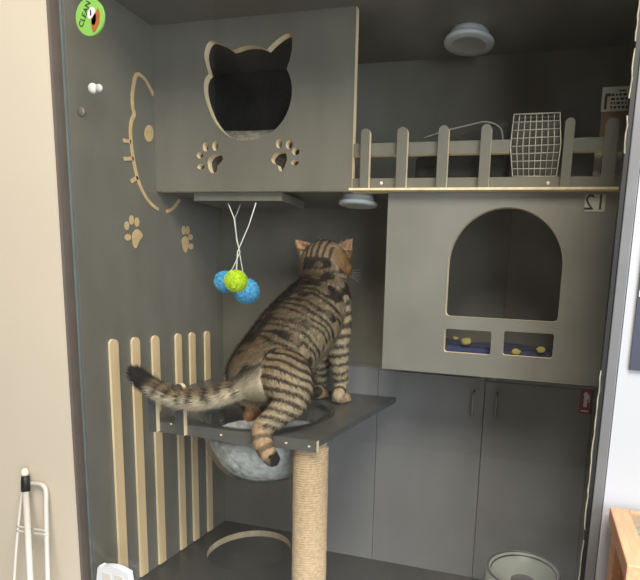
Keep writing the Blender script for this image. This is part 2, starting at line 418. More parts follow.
# ------------------------------------------------------------------ number-12 box with arch
arc = empty('arched_box', (.88, YS, .6125), 'grey box below the shelf with arched opening and two small slots', 'cubby box')
ZB = P(384, 368.3, 'Y', YS).z; ZB2 = P(598, 387, 'Y', YS).z; ZB = (ZB+ZB2)/2
aL, aR = P(446,300,'Y',YS).x, P(559.5,300,'Y',YS).x
aB = P(503,319,'Y',YS).z; aT = P(503,207,'Y',YS).z
r = (aR-aL)/2; zc = aT-r; cr = .008
arch = [(aL+cr,aB),(aR-cr,aB),(aR-cr*.3,aB+cr*.3),(aR,aB+cr)] + [((aL+aR)/2+r*math.cos(q), zc+r*math.sin(q)) for q in [PI*k/28 for k in range(29)]] + [(aL,aB+cr),(aL+cr*.3,aB+cr*.3)]
def slot(x0,x1,y0,y1):
    a = P(x0,(y0+y1)/2,'Y',YS); b = P(x1,(y0+y1)/2,'Y',YS); c = P((x0+x1)/2,y0,'Y',YS); d = P((x0+x1)/2,y1,'Y',YS)
    return rrect(a.x, b.x, d.z, c.z, .006)
ZT = ZS-.005
link('front_panel', board_mesh([[(XP,ZB),(XR-.001,ZB),(XR-.001,ZT),(XP,ZT)], arch, slot(444,491,330,353.5), slot(503,553.3,332.5,357)], TB, planeXZ(YS,TB)), [PANEL12, WOOD], arc)
mkbox('side_panel', GREY, arc, XP, XP+.012, YS+TB, D-.001, ZB, ZT)
mkbox('bottom_panel', GREY, arc, XP+.012, XR-.001, YS+TB, D-.001, ZB, ZB+.012)
bm = bmesh.new(); q = P(505,300,'Y',D-.012)
box(bm, XP+.012, q.x-.001, D-.010, D-.001, ZB+.012, ZT); link('rear_panel', bm, GREY, arc)
bm = bmesh.new(); box(bm, q.x+.001, XR-.001, D-.010, D-.001, ZB+.012, ZT); link('rear_panel', bm, GREY, arc)
# cushions
def cushion(x0, x1, seed):
    bm = bmesh.new(); box(bm, x0, x1, YS+.022, D-.05, ZB+.0125, ZB+.062, .015)
    bmesh.ops.subdivide_edges(bm, edges=bm.edges[:], cuts=5, use_grid_fill=True)
    for v in bm.verts:
        if v.co.z > ZB+.03: v.co.z += .014*noise.noise(v.co*14+Vector((seed,0,0)))
    return bm
cb = link('bed_cushion', cushion(XP+.03, XR-.03, 3), BLUEC, None, True)
tag(cb, 'dark blue cushion with yellow motifs lying in the arched box', 'cushion')
for (mx, my, s) in ((466,341,6),(455,338,3),(516,352,5),(541,350,5)):
    w = P(mx, my, 'Y', YS+.018); bm = bmesh.new()
    bmesh.ops.create_icosphere(bm, subdivisions=2, radius=s*mpp(YS+.02)*.9)
    for v in bm.verts: v.co *= 1+.5*noise.noise(v.co*200+Vector((mx,0,0)))
    bmesh.ops.scale(bm, vec=(1,.12,.7), verts=bm.verts); bmesh.ops.translate(bm, vec=(w.x, YS+.021, w.z), verts=bm.verts)
    link('motif', bm, YELLOWC, cb, True)
# number sign
a = P(584,211.5,'Y',YS-.001); b = P(606,194.5,'Y',YS-.001)
sg = link('number_sign', board_mesh([[(a.x,a.z),(b.x,a.z),(b.x,b.z),(a.x,b.z)]], .0012, planeXZ(YS-.0013,.0012)), [PLATE,PLATE], None)
tag(sg, 'small pale plate with mirrored number 12 at top right of the arched box', 'sign')
MT = Matrix.Translation(((a.x+b.x)/2, YS-.0016, (a.z+b.z)/2)) @ Matrix(((-1,0,0,0),(0,0,-1,0),(0,1,0,0),(0,0,0,1)))
link('numeral', text_mesh('12', .044, MT), INK, sg)

# ------------------------------------------------------------------ cupboard with two doors
cup = empty('low_cupboard', (.8, YC, 0), 'low grey cupboard with two flat doors at the back right of the enclosure', 'cupboard')
cxl = P(312, 520, 'Y', YC).x
mkbox('carcass', GREY2, cup, cxl, XR-.001, YC+.013, D-.001, 0.0005, ZC)
xs = [cxl, P(375,470,'Y',YC).x, P(479.5,470,'Y',YC).x, XR-.001]
sp = mkbox('filler_panel', GREY2, cup, xs[0], xs[1]-.0008, YC, YC+.0125, .001, ZC-.001)
dl = mkbox('door', GREY2, cup, xs[1]+.0008, xs[2]-.0012, YC, YC+.0125, .001, ZC-.004)
dr = mkbox('door', GREY2, cup, xs[2]+.0012, xs[3], YC, YC+.0125, .001, ZC-.010)
bm = bmesh.new(); box(bm, xs[2]+.010, xs[3], YC+.001, YC+.0125, ZC-.0085, ZC-.0005); link('top_strip', bm, ALU, cup)
for d, hx, y0, y1 in ((dl,473,392,415),(dr,496.5,394,417)):
    t = P(hx, y0, 'Y', YC-.015); bt = P(hx, y1, 'Y', YC-.015); bm = bmesh.new()
    x = (t.x+bt.x)/2
    tube(bm, [(x,YC,t.z),(x,YC-.014,t.z),(x,YC-.017,t.z-.004),(x,YC-.017,bt.z+.004),(x,YC-.014,bt.z),(x,YC,bt.z)], .0026, 8)
    link('handle', bm, DULLM, d, True)
for hx, hy in ((482.5,376.5),(495,377.5)):
    q = P(hx, hy, 'Y', YC-.004); mkbox('hinge', DULLM, cup, q.x-.005, q.x+.005, YC-.006, YC+.001, q.z-.005, q.z+.005, bev=.001)
# fire sign on right door
a = P(579,413.5,'Y',YC-.001); b = P(598,391.5,'Y',YC-.001)
w = b.x-a.x
fs = link('fire_sign', board_mesh([[(a.x,a.z),(a.x+w*.62,a.z),(a.x+w*.62,b.z),(a.x,b.z)]], .001, planeXZ(YC-.0012,.001)), [RED,RED], None)
tag(fs, 'small red and black fire sign with white pictogram on the right cupboard door', 'sign')
link('black_field', board_mesh([[(a.x+w*.62,a.z),(b.x+.004,a.z),(b.x+.004,b.z),(a.x+w*.62,b.z)]], .001, planeXZ(YC-.0012,.001)), [INK,INK], fs)
hh = b.z-a.z
def fpt(u, v): return (a.x+w*u, a.z+hh*v)
link('extinguisher_symbol', board_mesh([[fpt(*q) for q in [(.2,.3),(.42,.3),(.42,.62),(.5,.7),(.5,.5),(.55,.5),(.55,.78),(.42,.84),(.38,.92),(.24,.92),(.16,.82),(.22,.72),(.2,.62)]]], .0006, planeXZ(YC-.0018,.0006)), [WHITES,WHITES], fs)
link('caption_bar', board_mesh([[fpt(*q) for q in [(.08,.1),(.54,.1),(.54,.16),(.08,.16)]]], .0006, planeXZ(YC-.0018,.0006)), [WHITES,WHITES], fs)
link('arrow_symbol', board_mesh([[fpt(*q) for q in [(.72,.62),(.82,.62),(.82,.8),(.95,.8),(.95,.62),(1.06,.62),(.89,.42)]]], .0006, planeXZ(YC-.0018,.0006)), [WHITES,WHITES], fs)
q = P(590.5, 379, 'Y', YC+.02)
bm = bmesh.new(); lathe(bm, [(0,0),(.008,0),(.008,.012),(.005,.016),(.005,.024),(0,.024)], (q.x, YC+.02, ZC+.0002), 20)

# ------------------------------------------------------------------ perch with clear bowl
per = empty('bowl_perch', (.37, .16, ZP), 'grey corner platform with a clear round bowl hung in its hole', 'perch')
BX, BY, BR = .368, .159, .150
c0 = P(318.6,440.5,'Z',ZP); c1 = P(396,397.5,'Z',ZP)
yb = YC-.002
c1 = P(396,397.5,'Y',yb)
PSL = (c1.z-ZP)/(yb-.0135)      # the board rises a little towards the back
xl = P(149,420,'Z',ZP).x+.01
outl = [(xl-.003,.0135),(c0.x,.0135),(c1.x,yb),(.0072,yb),(.0072,.22),(xl-.05,.09)]
brd = link('platform_board', board_mesh([outl, ell(BX,BY+.006,BR-.004,BR-.004,72)], .014, Matrix(((1,0,0,0),(0,1,0,0),(0,PSL,1,-.0135*PSL),(0,0,0,1))) @ planeXY(ZP-.0142,.014)), [PLATF, PLATF], per)
# front rail
rl = link('front_rail', board_mesh([[(xl-.004,ZP-.0235),(c0.x,ZP-.0235),(c0.x,ZP),(xl-.004,ZP)]], .011, planeXZ(.0022,.011)), [RAIL, WOOD], per)
for f in rl.data.polygons:
    if f.normal.z > .5 or f.normal.z < -.5: f.material_index = 0
for px0, px1, ytop, ybot in ((148.5,158.8,389,432),(175,186.3,384,435.5)):
    a = P(px0, 420, 'Y', -.009); b = P(px1-2.8, 420, 'Y', -.009); t = P((px0+px1)/2, ytop, 'Y', -.009); z0 = P((px0+px1)/2, ybot, 'Y', -.009)
    r_ = (b.x-a.x)/2; cx = (a.x+b.x)/2
    pts = [(a.x,z0.z),(b.x,z0.z)]+[(cx+r_*math.cos(q), t.z-r_+r_*math.sin(q)) for q in [PI*k/12 for k in range(13)]]
    link('picket', board_mesh([pts], .0105, planeXZ(-.0085,.0105)), [PLATF, WOOD], per)
for px_, py_ in ((309,446.5),(286,443),(221,435),(171,424)):
    q = P(px_, py_, 'Y', .002); bm = bmesh.new(); bmesh.ops.create_uvsphere(bm, u_segments=10, v_segments=6, radius=.0026)
    bmesh.ops.scale(bm, vec=(1.3,.3,.8), verts=bm.verts); bmesh.ops.translate(bm, vec=(q.x,.002,q.z), verts=bm.verts); link('screw', bm, WOOD, per, True)
bm = bmesh.new()
BD = .160
prof = [(BR+.010,.0035),(BR+.010,.0012),(BR-.006,.0010)] + [((BR+.002)*math.cos(t)**.62, -BD*math.sin(t)) for t in [PI/2*k/24 for k in range(1,24)]] + [(0,-BD)]
inner = [(0,-BD+.003)] + [((BR-.001)*math.cos(t)**.62, -(BD-.003)*math.sin(t)) for t in [PI/2*k/24 for k in range(23,0,-1)]] + [(BR-.009,.0025),(BR+.010,.0035)]
lathe(bm, prof+inner, (BX, BY+.006, ZP), 72)
for v in bm.verts: v.co.z += PSL*(v.co.y-.0135)
link('clear_bowl', bm, ACRYL, per, True)
# fur liner in the bowl
bm = bmesh.new()
lp_ = [((BR-.009)*math.cos(t)**.62, -(BD-.008)*math.sin(t)) for t in [PI/2*k/20 for k in range(4,20)]]
prof = [(0,-.085),(.04,-.083),(.085,-.07),(.115,-.052),(.13,-.042)] + lp_ + [(0,-(BD-.008))]
lathe(bm, prof, (BX, BY+.006, ZP), 64)
bmesh.ops.subdivide_edges(bm, edges=bm.edges[:], cuts=1, use_grid_fill=True)
for v in bm.verts:
    n_ = noise.noise(v.co*38)*.5+noise.noise(v.co*90)*.5
    d = (Vector((BX,BY,ZP-.06))-v.co).normalized(); v.co += d*abs(n_)*.014
tag(link('fur_liner', bm, FURG, None, True), 'fluffy grey-white fur pad lying in the clear bowl of the platform', 'cushion')

# ------------------------------------------------------------------ scratching post
PX, PY = P(311, 450, 'Y', .052).x, .052
spo = empty('scratching_post', (PX, PY, 0), 'tan sisal-wrapped scratching post under the front corner of the platform', 'scratching post')
bm = bmesh.new(); lathe(bm, [(0,0.0005),(.034,0.0005),(.034,ZP-.0148),(0,ZP-.0148)], (PX,PY,0), 40); link('core', bm, SISAL, spo)
bm = bmesh.new(); pts = []; turns = 84; per_t = 36; top = ZP-.027
for i in range(turns*per_t+1):
    t = 2*PI*i/per_t; z = .004+(top-.004)*i/(turns*per_t); rr = .0350+.0009*noise.noise(Vector((math.cos(t)*3,math.sin(t)*3,z*60)))
    pts.append((PX+rr*math.cos(t), PY+rr*math.sin(t), z))
tube(bm, pts, .0029, 6); link('sisal_rope', bm, SISAL, spo, True)

# ------------------------------------------------------------------ pompoms
def pompom(name, px_, py_, rpx, Y, m, label, sp, knot):
    c = P(px_, py_, 'Y', Y); R = rpx*mpp(Y)*1.0
    root = empty('hanging_pompom', c-Vector((0,0,R)), label, 'pompom', 'pompoms hanging on white strings')
    bm = bmesh.new(); bmesh.ops.create_icosphere(bm, subdivisions=3, radius=R*.86); bmesh.ops.translate(bm, vec=c, verts=bm.verts)
    rnd = random.Random(int(px_))
    for i in range(2200):
        z = rnd.uniform(-1,1); t = rnd.uniform(0,2*PI); s = math.sqrt(1-z*z); d = Vector((s*math.cos(t), s*math.sin(t), z))
        e = (d+Vector((rnd.gauss(0,.16),rnd.gauss(0,.16),rnd.gauss(0,.16)))).normalized()
        u = d.orthogonal().normalized(); v = d.cross(u); w = R*.045
        ba = [bm.verts.new(c+d*R*.78+w*(math.cos(q)*u+math.sin(q)*v)) for q in (0,2.1,4.2)]
        tp = bm.verts.new(c+e*R*rnd.uniform(.92,1.04))
        for j in range(3): bm.faces.new((ba[j], ba[(j+1)%3], tp))
    link('yarn_ball', bm, m, root)
    bm = bmesh.new()
    for line in sp:
        pts = [P(x, y, 'Y', Y2) for x, y, Y2 in line]
        tube(bm, pts, .0014, 6)
    link('string', bm, STRING, root, True)
ZH = ZS-.022
YY = YS+.022
def st(pts, ya, yb_):      # a string from the board (ya) to its ball (yb_)
    n = len(pts)-1
    return [[(x, y, ya+(yb_-ya)*(i/n)**2) for i, (x, y) in enumerate(pts)]]
pompom('p', 226, 282, 13, YY-.008, YARNB, 'blue pompom half hidden at the left behind the lime one', st([(228,203.0),(234,218),(237,240),(240,252),(233,268),(228,274)], YY, YY-.008), None)
pompom('q', 246.5, 291, 15, YY+.042, YARNB, 'blue pompom hanging lowest, at the right behind the lime one', st([(241,203.0),(235,218),(236.5,240),(239,250),(242,267),(244,279)], YY+.042, YY+.042), None)
pompom('r', 236.2, 281, 13.2, YY-.066, YARNG, 'lime green pompom in front of the two blue ones', st([(256,202.8),(249,225),(240,246),(237.5,252),(237,262),(236.5,270)], YY-.006, YY-.064), None)

# ------------------------------------------------------------------ lamps
def lamp(c, r, label):
    root = empty('ceiling_lamp', c, label, 'lamp', 'round white puck lamps')
    bm = bmesh.new(); lathe(bm, [(0,0),(r*.78,0),(r*.80,-.008),(r*.82,-.015),(r*.98,-.018),(r,-.021),(r*.99,-.025),(r*.93,-.027),(r*.68,-.028)], c, 48); link('housing', bm, WHITEP, root, True)
    bm = bmesh.new(); lathe(bm, [(r*.68,-.0278),(r*.5,-.025),(0,-.024)], c, 48); link('lens', bm, LENS, root, True)
q = P(469.5, 33, 'Z', H)
lamp(Vector((q.x, q.y, H)), 23.5*mpp(q.y), 'round white puck lamp on the ceiling above the picket fence')
q = P(357, 194.5, 'Y', YS+.06)
lamp(Vector((q.x, YS+.07, ZS+.0035)), 20*mpp(YS+.06), 'round white puck lamp under the shelf above the cat')

# ------------------------------------------------------------------ carrier and things on the upper shelf
def c4(x, y): return (490+x/4.267, 100+y/4.267)
ZSH = ZS+.0245
car = empty('pet_carrier', (P(536,150,'Y',YS).x, YS+.1, ZSH), 'dark pet carrier with pale wire door standing in the gap of the picket fence', 'pet carrier')
YD = YS+.004
tl, tr_, br_, bl, ml, mr = [P(*c4(*q), 'Y', YD) for q in ((103,62),(299,55),(283,326),(96,326),(87,200),(302,190))]
bm = bmesh.new()
prof = [(bl.x+.004,ZSH+.001),(br_.x-.004,ZSH+.001),(mr.x-.003,mr.z),(tr_.x-.002,tr_.z-.002),(tl.x+.002,tl.z-.002),(ml.x+.003,ml.z)]
bm2 = board_mesh([smooth_loop(prof,1)], .19, planeXZ(YD+.010,.19))
link('body', bm2, [CARR, CARR], car)
bm = bmesh.new()
frame = [(tl.x,tl.z),(tr_.x,tr_.z),(mr.x,mr.z),(br_.x,br_.z),(bl.x,bl.z),(ml.x,ml.z)]
tube(bm, [(x, YD, z) for x, z in frame], .0016, 6, closed=True)
def lerp(a, b, t): return tuple(a[i]+(b[i]-a[i])*t for i in range(2))
for i in range(1, 8):
    t = i/8
    tp = lerp(frame[0], frame[1], t); md = lerp(frame[5], frame[2], t); bt = lerp(frame[4], frame[3], t)
    tube(bm, [(tp[0],YD,tp[1]),(md[0],YD,md[1]),(bt[0],YD,bt[1])], .0010, 6)
for i in range(0, 9):
    t = i/8
    if t < .5: L, R_ = lerp(frame[0], frame[5], t*2), lerp(frame[1], frame[2], t*2)
    else: L, R_ = lerp(frame[5], frame[4], t*2-1), lerp(frame[2], frame[3], t*2-1)
    tube(bm, [(L[0],YD-.0016,L[1]),(R_[0],YD-.0016,R_[1])], .0010, 6)
link('wire_door', bm, WIRE, car, True)
# black bag behind the fence
def bag(name, px0, px1, pyt, Y0, Y1, m, label, cat, seed):
    a = P(px0,150,'Y',Y0); b = P(px1,150,'Y',Y0); t = P((px0+px1)/2,pyt,'Y',Y0)
    bm = bmesh.new(); box(bm, a.x, b.x, Y0, Y1, ZSH+.0005, t.z, .012)
    bmesh.ops.subdivide_edges(bm, edges=bm.edges[:], cuts=5, use_grid_fill=True)
    for v in bm.verts:
        u = (v.co.x-a.x)/(b.x-a.x); hgt = (v.co.z-ZSH)/(t.z-ZSH)
        if hgt > .1: v.co.z -= hgt*(t.z-ZSH)*(.55*(1-u)**1.3)
        if hgt > .1: v.co += Vector((0,0,.010*noise.noise(v.co*16+Vector((seed,0,0)))))
    return tag(link(name, bm, m, None, True), label, cat)
bb = bag('carry_bag', 415, 506, 121, YS+.035, YS+.16, BLACKC, 'black slouched fabric bag lying behind the picket fence', 'bag', 4)
bm = bmesh.new()
pts = [P(x, y, 'Y', YS+.034) for x, y in smooth_line([(424,138),(446,131),(470,125),(487,122),(500,128),(503,140)], 6)]
tube(bm, pts, .0022, 8); link('trim', bm, INKG, bb, True)
# reflections of cardboard and papers in the glass, built as solid sheets
a = P(598,150,'Y',YS+.05); b = P(629,150,'Y',YS+.05); t = P(612,86,'Y',YS+.05)
cs = mkbox('cardboard_reflection', CARD, None, a.x, XR-.003, YS+.05, YS+.056, ZSH+.0003, t.z)
tag(cs, 'reflection of brown cardboard, built as a sheet behind the last pickets', 'cardboard')
for x0, x1, y0, y1, up in ((600.5,632,86,112,True),(592.5,632,147,176,False)):
    Yp = YS+.0490 if up else YS+.0470
    a = P(x0,y1,'Y',Yp); b = P(x1,y0,'Y',Yp)
    z0 = max(a.z, ZSH+.001); x1_ = XR-.004
    pa = mkbox('notice_reflection', PAPER, None, a.x, x1_, Yp-.0006, Yp, z0, b.z)
    tag(pa, 'reflection of a printed white notice, built at the top of the cardboard' if up else 'reflection of a faint white notice, built at the foot of the cardboard', 'notice')
    rnd = random.Random(3 if up else 5); bm = bmesh.new()
    Wd, Hd = x1_-a.x, b.z-z0
    if up:
        box(bm, a.x+Wd*.10, a.x+Wd*.20, Yp-.0010, Yp-.0006, z0+Hd*.10, z0+Hd*.62)
        box(bm, a.x+Wd*.12, a.x+Wd*.32, Yp-.0010, Yp-.0006, z0+Hd*.62, z0+Hd*.74)
        for r_ in range(4):
            x = a.x+Wd*.34
            while x < a.x+Wd*.9:
                ww = Wd*rnd.uniform(.05,.14); box(bm, x, x+ww, Yp-.0010, Yp-.0006, z0+Hd*(.12+.17*r_), z0+Hd*(.12+.17*r_+.09)); x += ww+Wd*.05
        box(bm, a.x+Wd*.6, a.x+Wd*.85, Yp-.0010, Yp-.0006, z0+Hd*.80, z0+Hd*.86)
    else:
        for r_ in range(5):
            box(bm, a.x+Wd*.25, a.x+Wd*rnd.uniform(.5,.7), Yp-.0010, Yp-.0006, z0+Hd*(.45+.09*r_), z0+Hd*(.45+.09*r_+.04))
        box(bm, a.x+Wd*.25, a.x+Wd*.42, Yp-.0010, Yp-.0006, z0+Hd*.14, z0+Hd*.19)
        tube(bm, [(a.x+Wd*.55+.010*math.cos(q), Yp-.0008, z0+Hd*.16+.010*math.sin(q)) for q in [PI*k/10 for k in range(11)]], .0014, 6)
    link('print', bm, INK if up else INKG, pa)

# ------------------------------------------------------------------ small things near the door
# green disc on left panel
YG = -.0424
z1 = P(91,36.7,'Y',YG).z; z0_ = P(91,-1.5,'Y',YG).z; R = (z0_-z1)/2; c = P(91,17.6,'Y',YG); RX = (P(105.3,17,'Y',YG).x-P(77.2,17,'Y',YG).x)/2
gdk = link('glass_sign', board_mesh([ell(c.x,(z0_+z1)/2,RX,R,48)], .003, planeXZ(YG-.003,.003)), [GREEN, GREEN], None)
tag(gdk, 'oval lime green sign with small brown picture, stuck high on the left of the glass', 'sign')
def on_disc(pts, m, name):
    o = link(name, board_mesh([pts], .0006, planeXZ(YG-.0037,.0006)), [m,m], gdk); return o
def dpt(px_, py_):
    q = P(px_, py_, 'Y', YG-.0035); return (q.x, q.z)
def c6(x, y): return (60+x/9.14, y/9.14)
on_disc([dpt(*c6(*q)) for q in smooth_loop([(345,75),(362,110),(360,200),(340,250),(308,295),(288,240),(283,185),(300,150),(325,110)],4)], ORANGE, 'picture')
on_disc([dpt(*c6(*q)) for q in smooth_loop([(320,120),(330,165),(322,215),(300,230),(288,190)],4)], BROWNP, 'picture')
on_disc([dpt(*c6(*q)) for q in smooth_loop([(285,65),(312,80),(318,110),(290,160),(262,170),(252,120)],4)], WHITES, 'bubble')
on_disc([dpt(*c6(*q)) for q in [(272,90),(284,86),(290,140),(276,148)]], INKG, 'picture')
a0, a1 = dpt(*c6(195,200)), dpt(*c6(240,60)); b0 = dpt(*c6(226,128))
dv = Vector((a1[0]-a0[0], 0, a1[1]-a0[1])).normalized(); uv = Vector((-dv.z, 0, dv.x))
MT = Matrix(((dv.x,uv.x,0,b0[0]),(0,0,-1,YG-.0035),(dv.z,uv.z,0,b0[1]),(0,0,0,1)))
link('lettering', text_mesh('CLEAN', .0155, MT), INK, gdk)
# clear knob on the glass
c = P(95, 88.5, 'Y', -.045)
kn = empty('suction_cup', c, 'small clear plastic suction hook on the glass below the green oval sign', 'hook')
bm = bmesh.new()
def ydisc(bm, c, r, y0, y1, seg=24, bev=.3):
    rings = []
    for rr, y in ((r*.0,y0),(r*(1-bev),y0),(r,y0+(y1-y0)*.4),(r,y1),(0,y1)):
        if rr == 0: rings.append([bm.verts.new((c.x, y, c.z))])
        else: rings.append([bm.verts.new((c.x+rr*math.cos(2*PI*k/seg), y, c.z+rr*math.sin(2*PI*k/seg))) for k in range(seg)])
    for a_, b_ in zip(rings, rings[1:]):
        for k in range(seg):
            k2 = (k+1) % seg
            if len(a_) == 1: bm.faces.new((a_[0], b_[k], b_[k2]))
            elif len(b_) == 1: bm.faces.new((a_[k], b_[0], a_[k2]))
            else: bm.faces.new((a_[k], b_[k], b_[k2], a_[k2]))
    bmesh.ops.recalc_face_normals(bm, faces=bm.faces[:])
ydisc(bm, c+Vector((-.004,0,0)), .0095, -.051, -.0432); link('cup', bm, CLEARP, kn, True)
bm = bmesh.new(); ydisc(bm, c+Vector((.010,0,0)), .0075, -.049, -.0432); link('hook_base', bm, LENS, kn, True)
c = P(81, 112, 'Y', -.045); bm = bmesh.new(); ydisc(bm, c, .009, -.0475, -.0431)
tag(link('rubber_bumper', bm, DARKF, None, True), 'small dark round rubber bumper on the glass near the left edge', 'bumper')
c = P(601, 209, 'Y', -.045)
# white plastic latch at bottom left
wp = empty('door_latch', P(115, 590, 'Y', -.05), 'white rounded plastic latch at the bottom left of the glass door', 'latch')
a = P(100.7, 575, 'Y', -.05); b = P(130.5, 575, 'Y', -.05); zt = P(115,565.3,'Y',-.05).z; x0, x1 = a.x, b.x; z0 = zt-.085
pts = [(x0,z0),(x1,z0),(x1,zt-.013),(x1-.003,zt-.008)]+[(x0+(x1-x0)*u, zt-.010*(2*u-1)**2) for u in (.85,.7,.5,.3,.15)]+[(x0,zt-.011)]
bm = board_mesh([smooth_loop(pts,2)], .014, planeXZ(-.0575,.014)); link('housing', bm, [WHITEP,WHITEP], wp)
for u0, u1 in ((.16,.44),(.56,.84)):
    bm = board_mesh([rrect(x0+(x1-x0)*u0, x0+(x1-x0)*u1, zt-.050, zt-.018, .003)], .0015, planeXZ(-.059,.0015)); link('button', bm, [WMETAL,WMETAL], wp)

# ------------------------------------------------------------------ food bowl
BZ = .118; fc = P(523.5, 569, 'Z', BZ); 
fb = empty('food_bowl', (fc.x, fc.y, 0), 'pale food bowl with a shiny steel liner on the enclosure floor', 'bowl')
FR = 38.5*mpp(fc.y)*1.0
bm = bmesh.new(); lathe(bm, [(0,.0006),(FR*1.06,.0006),(FR*1.08,.006),(FR*.98,BZ-.003),(FR*.96,BZ),(FR*.90,BZ-.001),(FR*.88,BZ-.008),(0,BZ-.045)], (fc.x,fc.y,0), 64); link('base', bm, CERAM, fb, True)
bm = bmesh.new(); lathe(bm, [(FR*.99,BZ-.001),(FR,BZ+.001),(FR*.98,BZ+.0025),(FR*.94,BZ+.001),(FR*.70,BZ-.028),(FR*.62,BZ-.031),(0,BZ-.032)], (fc.x,fc.y,0), 64); link('steel_liner', bm, CHROME, fb, True)

# ------------------------------------------------------------------ foreground right: wooden terrarium table, poster
q = P(609.8, 506.5, 'Y', -.05); q2 = P(634.7, 566, 'Z', q.z)
TX = q.x; TZ = q.z; TY0 = -.05; TY1 = q2.y; TW = .55
tb = empty('wooden_table', (TX+TW/2, (TY0+TY1)/2, RF), 'orange wooden table with a glass top over green gravel by the right wall', 'table')
rw, rh = .030, .026
bm = bmesh.new()
box(bm, TX, TX+rw, TY1, TY0, TZ-rh, TZ, .002); link('top_rail', bm, OAK, tb)
for x0, x1, y0, y1 in ((TX+TW-rw, TX+TW, TY1, TY0),(TX+rw,TX+TW-rw,TY1,TY1+rw),(TX+rw,TX+TW-rw,TY0-rw*.35,TY0)):
    bm = bmesh.new(); box(bm, x0, x1, y0, y1, TZ-rh, TZ, .002); link('top_rail', bm, OAK, tb)
mkbox('glass_top', TGLASS, tb, TX+rw-.002, TX+TW-rw+.002, TY1+rw-.002, TY0-.008, TZ-.006, TZ-.003)
bm = bmesh.new(); bmesh.ops.create_grid(bm, x_segments=40, y_segments=40, size=.5)
for v in bm.verts:
    x, y = TX+.014+(v.co.x+.5)*(TW-.028), TY1+.014+(v.co.y+.5)*(TY0-TY1-.028)
    v.co = Vector((x, y, TZ-.022+.008*noise.noise(Vector((x,y,0))*40)))
gr = link('gravel_tray', bm, MOSS, tb)
for x0, y0 in ((TX+.006,TY0-.045),(TX+TW-.046,TY0-.045),(TX+.006,TY1+.006),(TX+TW-.046,TY1+.006)):
    mkbox('leg', OAK, tb, x0, x0+.04, y0, y0+.04, RF+.0005, TZ-rh, bev=.002)
mkbox('side_panel', OAKD, tb, TX+.020, TX+.028, TY1+.046, TY0-.046, TZ-.30, TZ-rh)
mkbox('front_panel', OAKD, tb, TX+.046, TX+TW-.046, TY1+.018, TY1+.026, TZ-.30, TZ-rh)
# poster
a = P(629, 369.5, 'Y', -.033); zt = P(640, 236, 'Y', -.033).z; zm = P(636, 294, 'Y', -.033).z
po = mkbox('wall_poster', NAVY, None, a.x, a.x+.28, -.0375, -.0325, a.z, zt)
tag(po, 'dark blue-grey poster on the white wall at the right edge', 'poster')
mkbox('upper_field', GREYP, po, a.x+.0015, a.x+.2785, -.0385, -.0376, zm+.006, zt-.001)
mkbox('white_band', WHITES, po, a.x+.0015, a.x+.2785, -.0385, -.0376, zm-.004, zm+.0055)

# ------------------------------------------------------------------ foreground left: wire rack and pole
def c3(x, y): return (x/4.633, 455+y/4.633)
rk = empty('wire_rack', (P(30,580,'Y',-.06).x, -.06, RF), 'white wire rack leaning on the beige wall', 'rack')
def rackline(pts, r, Y=None, name='tube'):
    bm = bmesh.new(); pp = []
    for x, y, Yq in pts: pp.append(P(*c3(x, y), 'Y', Yq))
    pp = [Vector(v) for v in smooth_line([tuple(v) for v in pp], 5)]
    tube(bm, pp, r, 10); return bm
def foot(bmpts):
    a, b = bmpts[-2], bmpts[-1]; d = b-a
    return b + d*((RF+.004-b.z)/d.z)
def legpts(pts):
    pp = [P(*c3(x, y), 'Y', Yq) for x, y, Yq in pts]; pp = [Vector(v) for v in smooth_line([tuple(v) for v in pp], 5)]
    pp.append(foot(pp)); return pp
bm = bmesh.new(); tube(bm, legpts([(140,132,-.045),(185,135,-.046),(205,148,-.047),(213,175,-.048),(214,250,-.055),(217,400,-.07),(220,520,-.085),(222,580,-.095)]), .0050, 10); link('frame_tube', bm, WMETAL, rk, True)
bm = bmesh.new(); tube(bm, legpts([(140,137,-.045),(118,122,-.045),(104,150,-.046),(96,220,-.05),(84,340,-.062),(74,450,-.075),(66,580,-.09)]), .0032, 10); link('frame_tube', bm, WMETAL, rk, True)
bm = rackline([(82,330,-.062),(120,338,-.063),(170,345,-.065),(216,352,-.068)], .0028); link('cross_bar', bm, WMETAL, rk, True)
bm = rackline([(80,350,-.064),(120,358,-.065),(170,364,-.067),(216,370,-.070)], .0028); link('cross_bar', bm, WMETAL, rk, True)
po_ = empty('broom_pole', (P(30,580,'Y',-.12).x, -.12, RF), 'white pole with black grip and ivory tip leaning in front of the wire rack', 'pole')
pp = [P(*c3(119,165), 'Y', -.060), P(*c3(141,580), 'Y', -.12)]
bm = bmesh.new(); tube(bm, pp+[foot(pp)], .0065, 12); link('pole', bm, WMETAL, po_, True)
bm = bmesh.new(); tube(bm, [P(*c3(119,168),'Y',-.0602), P(*c3(118,120),'Y',-.056), P(*c3(118,96),'Y',-.0545)], [.0088,.0086,.0078], 16); link('grip', bm, BLACK, po_, True)
bm = bmesh.new(); bmesh.ops.create_uvsphere(bm, u_segments=16, v_segments=10, radius=.0075); bmesh.ops.scale(bm, vec=(1,1,1.5), verts=bm.verts)
bmesh.ops.translate(bm, vec=P(*c3(115,82),'Y',-.0535), verts=bm.verts); link('tip', bm, IVORY, po_, True)

# ------------------------------------------------------------------ the cat
def zperch(y): return ZP + PSL*(y-.0135)
def onperch(x, y):
    q = P(x, y, 'Z', ZP)
    for _ in range(8): q = P(x, y, 'Z', zperch(q.y))
    return q
def nd(x, y, Y, r):
    q = P(x, y, 'Y', Y); return (q, r*((q-EYE).dot(FW))/CAM['f'])
pr = onperch(343, 402.5); pl = onperch(321, 398)
